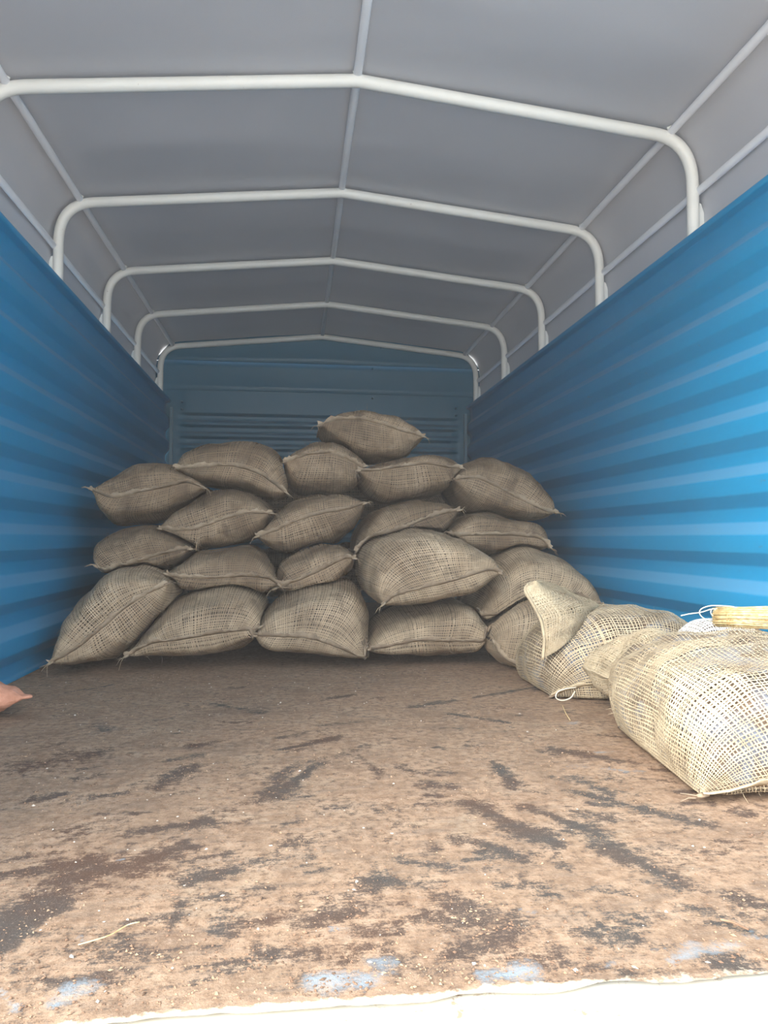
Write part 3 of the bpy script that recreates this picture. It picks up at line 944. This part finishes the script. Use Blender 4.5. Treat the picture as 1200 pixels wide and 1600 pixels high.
sack('mesh sack at the top left of the pile with a tufted left corner',
     [(150, 757), (162, 749), (185, 734), (226, 720), (267, 722), (297, 738)],
     [(138, 763), (174, 779), (219, 768), (260, 761), (290, 752), (319, 762)],
     [(152, 794), (174, 821), (219, 820), (260, 806), (296, 783)], 2.80, 2.78, 0.54, dT=0.15, hair=240)
sack('lone uppermost mesh sack lying across the top of the pile',
     [(507, 656), (525, 647), (579, 645), (617, 652), (646, 665), (660, 671)],
     [(498, 664), (525, 655), (567, 655), (600, 664), (629, 673), (664, 682)],
     [(510, 691), (537, 712), (583, 724), (625, 718), (652, 701)], 2.92, 2.90, 0.48, dT=0.15, dB=0.10, hair=240)

# --- the row behind, seen through gaps of the front pile
def back(label, px, py, w, h):
    x, _, z = at(px, py, 3.5)
    sack(label, [(x - w, z + .4 * h), (x - .7 * w, z + h), (x, z + 1.1 * h), (x + .7 * w, z + h), (x + w, z + .4 * h)],
         [(x - 1.05 * w, z), (x, z - .01), (x + 1.05 * w, z)],
         [(x - w, z - .5 * h), (x - .6 * w, z - h), (x + .6 * w, z - h), (x + w, z - .5 * h)], 3.48, 3.5, 0.55, world=True, hair=60, pitch=0.010)


back('back-row mesh sack seen through the gap left of the fat bulging sack', 573, 890, .21, .12)
back('back-row mesh sack seen through the gap between top and third layers, centre', 565, 775, .21, .11)
back('back-row mesh sack seen through the gap between the two left middle-layer sacks', 430, 790, .22, .11)
back('back-row mesh sack seen through the gap above the low floor sack', 262, 915, .22, .12)
back('back-row mesh sack seen behind the flat and squeezed-in sacks', 428, 900, .20, .11)
back('back-row mesh sack seen beneath the top right-hand sack', 712, 800, .20, .10)

# let them press into one another: each gives way to those before it
def resolve():
    global TREES
    trees = []
    for idx, (label, G, opt) in enumerate(SACKS):
        nv, nt = G.shape[:2]
        for it in range(9):
            P = G.reshape(-1, 3)
            moved = False
            for (tr, lo, hi) in trees:
                m = np.all((P > lo - 0.015) & (P < hi + 0.015), axis=1)
                for k in np.nonzero(m)[0]:
                    co, no, fi, d = tr.find_nearest(Vector(P[k]), 0.25)
                    if co is None: continue
                    dv = Vector(P[k]) - co
                    if dv.dot(no) < 0.010:
                        P[k] = np.array(co + no * 0.012); moved = True
            G = P.reshape(G.shape)
            if not moved: break
            if it < 4:
                # relax the cloth a little so that the dents stay soft
                S = G.copy()
                S[1:-1] = 0.5 * G[1:-1] + 0.125 * (G[:-2] + G[2:] + np.roll(G, 1, 1)[1:-1] + np.roll(G, -1, 1)[1:-1])
                S[:, 0] = G[:, 0]
                G = S
        G[..., 2] = np.maximum(G[..., 2], 0.006)
        G[..., 0] = np.clip(G[..., 0], -HW + 0.006, HW - 0.006)
        SACKS[idx][1] = G
        nr = grid_normals(G)
        Fq = grid_faces(nv, nt)
        V = G.reshape(-1, 3)
        fn = np.cross(V[Fq[:, 1]] - V[Fq[:, 0]], V[Fq[:, 2]] - V[Fq[:, 0]])
        if np.sum(fn * nr.reshape(-1, 3)[Fq[:, 0]]) < 0: Fq = Fq[:, ::-1]
        trees.append((BVHTree.FromPolygons(V.tolist(), Fq.tolist()), V.min(0), V.max(0)))
    TREES = trees


def clear_of_others(p, idx, gap=0.004):
    """is the point outside every sack but its own"""
    for k, (tr, lo, hi) in enumerate(TREES):
        if k == idx or np.any(p < lo - gap) or np.any(p > hi + gap): continue
        co, no, fi, d = tr.find_nearest(Vector(p), 0.3)
        if co is not None and ((Vector(p) - co).dot(no) < 0 or d < gap): return False
    return p[2] > 0.001 and abs(p[0]) < HW - 0.002


resolve()

for idx, (label, G, opt) in enumerate(SACKS):
    seed = 1000 + 37 * idx
    base = G.reshape(-1, 3); c = base.mean(0)
    root = empty('mesh_sack', (float(c[0]), float(c[1]), float(base[:, 2].min())))
    tag(root, label, 'sack', 'mesh sacks in the truck bed')
    nr = grid_normals(G)
    mt = M_JUTE_CLEAN if opt.get('pale') else (M_JUTE_LIT if 2 <= idx <= 8 else M_JUTE)  # lit jute on the lower sacks, shaded jute above: light falloff as colour
    mb = MB(); weave(mb, G, True, opt.get('pitch', 0.0064), seed, skip=None if opt.get('pale') else G[..., 1].min() + 0.62 * np.ptp(G[..., 1]), fine=opt.get('fine', False), hw=opt.get('hw', 0.285), ratio=opt.get('ratio', 1.12), openness=opt.get('open', 0.22))
    fibres(mb, G, nr, opt.get('hair', 200), seed + 2, idx)
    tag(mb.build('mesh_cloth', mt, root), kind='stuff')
    inner = G - nr * (0.005 + 0.004 * (vnoise(G, seed, 24)[..., None] * 0.5 + 0.5))
    fc = grid_faces(*G.shape[:2])
    tag(mesh_np('contents', inner.reshape(-1, 3), fc, M_FILL_PALE if opt.get('pale') else M_FILL, root), kind='stuff')
    mb = MB(); hem_mesh(mb, G, nr, seed + 4, idx)
    mb.build('hem', M_HEM if not opt.get('pale') else M_JUTE_CLEAN, root)
    for k, sgn in ((0, -1), (-1, 1)):
        p = G[k, 0]; d = G[k, 0] - G[3 if k == 0 else -4, 0]; d /= np.linalg.norm(d) + 1e-9
        tm = MB(); ear = p + d * 0.007 + np.array([0, -0.006, 0])
        tm.tube([p - d * 0.014 + np.array([0, -0.004, 0]), p + np.array([0, -0.006, 0]), ear], [0.004, 0.0045, 0.003], 7)
        tuft(tm, idx, ear, d + np.array([0, -0.3, -0.3]), 3, seed + 6 + k, 0.024)
        tag(tm.build('corner_tuft', M_HEM, root), kind='stuff')
    SACKS[idx].append(root)


def sheet(A, B, bulge, nu=24, nv=30, seed=0):
    """cloth between two edge curves (world points), bulging along bulge"""
    A = smooth_curve(A, nv, 3); B = smooth_curve(B, nv, 3)
    t = np.linspace(0, 1, nu)[:, None, None]
    S = A[None] * (1 - t) + B[None] * t + np.sin(math.pi * t) * np.array(bulge)[None, None]
    return S + vnoise(S, seed, 22)[..., None] * np.array([0.006, 0.008, 0.006])


# upturned flap on the second right-hand sack
root = SACKS[1][3]
A = [at(x, y, Y) for x, y, Y in ((826, 912, 2.04), (818, 921, 2.02), (833, 945, 1.98), (846, 970, 1.96), (851, 1000, 1.95), (848, 1030, 1.96))]
B = [at(x, y, Y) for x, y, Y in ((840, 908, 2.08), (866, 914, 2.12), (905, 930, 2.14), (940, 943, 2.12), (922, 958, 2.04), (900, 990, 1.99))]
G = sheet(A, B, (0.0, -0.035, 0.008), seed=71)
mb = MB(); weave(mb, G, False, 0.0062, 515, hw=0.36, fine=True)
weave(mb, G + np.array([0.004, 0.008, -0.002]), False, 0.0066, 516, hw=0.38)
tag(mb.build('loose_flap', M_JUTE_CLEAN, root), kind='stuff')
mb = MB(); mb.tube(smooth_curve(A, 30, 3), 0.0045, 8); mb.tube(smooth_curve([A[0]] + [B[0], B[1]], 12, 2), 0.0045, 8)
mb.build('flap_hem', M_JUTE_CLEAN, root)
# string loop at the mouth corner of that sack
mb = MB(); a0 = at(866, 1086, 1.94)
mb.tube(smooth_curve([a0 + np.array(d) for d in ((0.06, -0.012, .022), (0.03, -0.02, .022), (0.0, -0.02, .014), (-0.006, -0.02, -.004), (.012, -.022, -.012), (.04, -.022, -.006), (.055, -.014, .012))], 24, 2), 0.0019, 6)
mb.build('mouth_loop', M_STRING, root)

# gathered loose end of the nearest sack
root = SACKS[0][3]
G = sack_grid([(951, 1040), (958, 1022), (972, 1008), (992, 996), (1016, 989), (1045, 993), (1066, 1006), (1084, 1022)],
              [(952, 1062), (975, 1050), (1000, 1036), (1040, 1030), (1092, 1040)],
              [(956, 1085), (985, 1098), (1030, 1090), (1080, 1066)], 1.69, 1.60, 0.22, dT=0.06, dB=0.04, nv=41, nt=20, seed=88, lump=0.011, q=0.6)
mb = MB(); weave(mb, G, True, 0.0058, 611, hw=0.36, fine=True)
tag(mb.build('gathered_end', M_JUTE_CLEAN, root), kind='stuff')

# ------------------------------------------------------------------ white net bag and straw broom at the right
G = sack_grid([(1094, 985), (1102, 972), (1118, 968), (1150, 972), (1200, 975), (1260, 985), (1300, 1000)],
              [(1092, 998), (1130, 1004), (1200, 1010), (1305, 1015)],
              [(1095, 1030), (1150, 1050), (1230, 1055), (1300, 1040)], 1.78, 1.74, 0.14, dT=0.04, dB=0.03, nv=41, nt=16, seed=91, lump=0.004)
G[..., 0] = np.clip(G[..., 0], -HW, HW - 0.01)
nb = empty('net_bag', tuple(G.reshape(-1, 3).mean(0)))
tag(nb, 'small white net bag wedged behind the nearest sack, under the straw broom', 'bag')
mb = MB(); weave(mb, G, True, 0.0062, 700, hw=0.27, fine=True)
tag(mb.build('net', M_NET, nb), kind='stuff')
nrb = grid_normals(G)
tag(mesh_np('contents', (G - nrb * 0.006).reshape(-1, 3), grid_faces(*G.shape[:2]), M_FILL_PALE, nb), kind='stuff')

p0 = at(1119, 964, 1.62); p1 = at(1330, 968, 1.42)
ax = (p1 - p0); LB = np.linalg.norm(ax); ax /= LB
e1 = np.cross(ax, [0, 0, 1.0]); e1 /= np.linalg.norm(e1); e2 = np.cross(e1, ax)
br = empty('straw_broom', tuple(p0))
tag(br, 'bundle of yellow straw bound as a short broom lying on the white net bag', 'broom')
mb = MB(); r = np.random.default_rng(5)
for i in range(280):
    a = r.uniform(0, 2 * math.pi); rr = 0.0215 * math.sqrt(r.uniform(0.35, 1.08))
    st = r.uniform(-0.006, 0.006); tw = r.normal(0, 0.25)
    pts = []
    for t in np.linspace(0, 1, 6):
        k = 1 + 0.35 * t - 0.10 * math.exp(-((t * LB - 0.035) / 0.012) ** 2) + r.normal(0, 0.03)
        aa = a + tw * t
        pts.append(p0 + ax * (st + LB * t) + (e1 * math.cos(aa) + e2 * math.sin(aa)) * rr * k)
    mb.tube(pts, np.array([0.0013, 0.0014, 0.0013, 0.0012, 0.0011, 0.0008]) * r.uniform(0.7, 1.35), 5)
tag(mb.build('straw', M_STRAW, br), kind='stuff')
core = MB(); core.tube([p0 + ax * 0.006, p0 + ax * 0.1, p1], [0.0165, 0.018, 0.022], 12); core.build('straw_core', M_STRAW, br)
mb = MB()
for k in range(4):
    a = np.linspace(0, 2 * math.pi, 28)
    mb.tube([p0 + ax * (0.030 + 0.0035 * k + 0.003 * math.sin(t + k)) + (e1 * math.cos(t) + e2 * math.sin(t)) * 0.0215 for t in a], 0.0019, 6)
mb.build('binding', M_BIND, br)
for pts in ([(1165, 952), (1140, 947), (1110, 946), (1094, 951), (1091, 958), (1098, 966), (1110, 970)],
            [(1122, 951), (1110, 952), (1095, 957), (1078, 959), (1064, 962)],
            [(1121, 953), (1112, 951), (1110, 957), (1113, 962), (1120, 962)]):
    P = smooth_curve([at(x, y, 1.62 + (1165 - x) * -0.0002 - 0.03 * (x > 1125)) for x, y in pts], 26, 2)
    MB().tube(P, 0.0014, 6).build('string_loop', M_STRING, br)

# ------------------------------------------------------------------ clay lump at the left edge
bm = bmesh.new()
bmesh.ops.create_icosphere(bm, subdivisions=4, radius=1.0)
cl = np.array([floor_pt(0, 1128)[0] - 0.035, floor_pt(0, 1128)[1] + 0.035, 0.0])
V = np.array([v.co[:] for v in bm.verts])
K = np.sign(V) * np.abs(V) ** 0.75
K = K * np.array([0.095, 0.06, 0.048])
K[:, 0] += 0.0; taper = np.clip((K[:, 0] + 0.02) / 0.10, 0, 1)
K[:, 2] *= (1 - 0.8 * taper); K[:, 1] *= (1 - 0.6 * taper)
K += (vnoise(K, 4, 40)[:, None] * 0.006 + vnoise(K, 6, 110)[:, None] * 0.0025) * V
K[:, 2] -= K[:, 2].min()
for v, k in zip(bm.verts, K): v.co = k
me = bpy.data.meshes.new('clay_lump'); bm.to_mesh(me); bm.free()
me.polygons.foreach_set('use_smooth', [True] * len(me.polygons))
o = link('clay_lump', me, M_CLAY); o.location = cl
tag(o, 'orange broken clay lump on the floor beside the left wall', 'lump')

# ------------------------------------------------------------------ litter on the floor
def fl(px, py, z): x, y = floor_pt(px, py); return (x, y, z)


for label, pts, rad in (
        ('thin pale twig lying on the dirt at the lower left', [(122, 1482), (150, 1477), (175, 1466), (200, 1452), (218, 1446)], 0.0008),
        ('short straw stem below the looped sack mouth', [(879, 1105), (884, 1118), (891, 1128)], 0.0011),
        ('dark thin stick on the floor at the lower right', [(1126, 1442), (1145, 1449), (1170, 1458)], 0.0014)):
    P = smooth_curve([fl(x, y, 0.004 + 0.002 * (i % 2)) for i, (x, y) in enumerate(pts)], 16, 2)
    o = MB().tube(P, rad, 6).build('twig', M_STRAW if 'dark' not in label else M_CRUMB)
    tag(o, label, 'twig', 'loose stems on the truck floor')


def crumbs(n, seed, smin, smax, zone):
    r = np.random.default_rng(seed); mb = MB()
    oct_v = np.array([(1, 0, 0), (0, 1, 0), (-1, 0, 0), (0, -1, 0), (0, 0, 1), (0, 0, -.5)], float)
    oct_f = [(0, 1, 4, 4), (1, 2, 4, 4), (2, 3, 4, 4), (3, 0, 4, 4)]
    tri = np.array([(0, 1, 4), (1, 2, 4), (2, 3, 4), (3, 0, 4), (1, 0, 5), (2, 1, 5), (3, 2, 5), (0, 3, 5)])
    Vs, Fs = [], []
    k = 0
    while k < n:
        x, y = r.uniform(-1.0, 1.0), Y0 + 0.02 + 1.75 * r.uniform(0, 1) ** 1.5
        if x > 0.45 and y > 1.1: continue
        if x < -.78 and 1.6 < y < 1.85: continue
        if vnoise(np.array([x, y, 0.3]), seed, 5) < r.uniform(-0.9, 0.5): continue
        s = smin + (smax - smin) * r.uniform(0, 1) ** 3
        a = r.uniform(0, 6.28); st = r.uniform(0.6, 1.8)
        v = oct_v * np.array([s * st, s, s * r.uniform(0.4, 0.9)]) * r.uniform(0.55, 1.45, (6, 1))
        v = np.stack([v[:, 0] * math.cos(a) - v[:, 1] * math.sin(a), v[:, 0] * math.sin(a) + v[:, 1] * math.cos(a), v[:, 2]], -1)
        Vs.append(v + np.array([x, y, s * 0.25])); Fs.append(tri + 6 * k); k += 1
    return np.concatenate(Vs), np.concatenate(Fs)


(Va, Fa), (Vb, Fb) = crumbs(14000, 3, 0.0005, 0.0024, 0), crumbs(520, 8, 0.0006, 0.0026, 0)
o = mesh_np('soil_crumbs', np.concatenate([Va, Vb]), np.concatenate([Fa, Fb + len(Va)]), M_CRUMB, smooth=False)
o.data.materials.append(M_CHIP)
o.data.polygons.foreach_set('material_index', np.r_[np.zeros(len(Fa), np.int32), np.ones(len(Fb), np.int32)])
tag(o, 'loose brown soil crumbs and pale chips scattered over the truck floor', 'soil', kind='stuff')

# thin haze volume added in the covered bed for the lens flare veil
m, nt, b = new_mat('flare_haze')
nt.nodes.remove(b)
vs = N(nt, 'VolumeScatter'); vs.inputs['Color'].default_value = (0.95, 0.93, 0.92, 1); vs.inputs['Density'].default_value = 0.045
vs.inputs['Anisotropy'].default_value = 0.2
nt.links.new(vs.outputs[0], nt.nodes['Material Output'].inputs['Volume'])
o = MB().box((-1.04, 0.74, 0.012), (1.04, 5.02, 1.74)).build('flare_haze', m, smooth=False)
tag(o, 'thin pale haze volume under the tarpaulin, added for a lens flare veil', 'haze', kind='stuff')
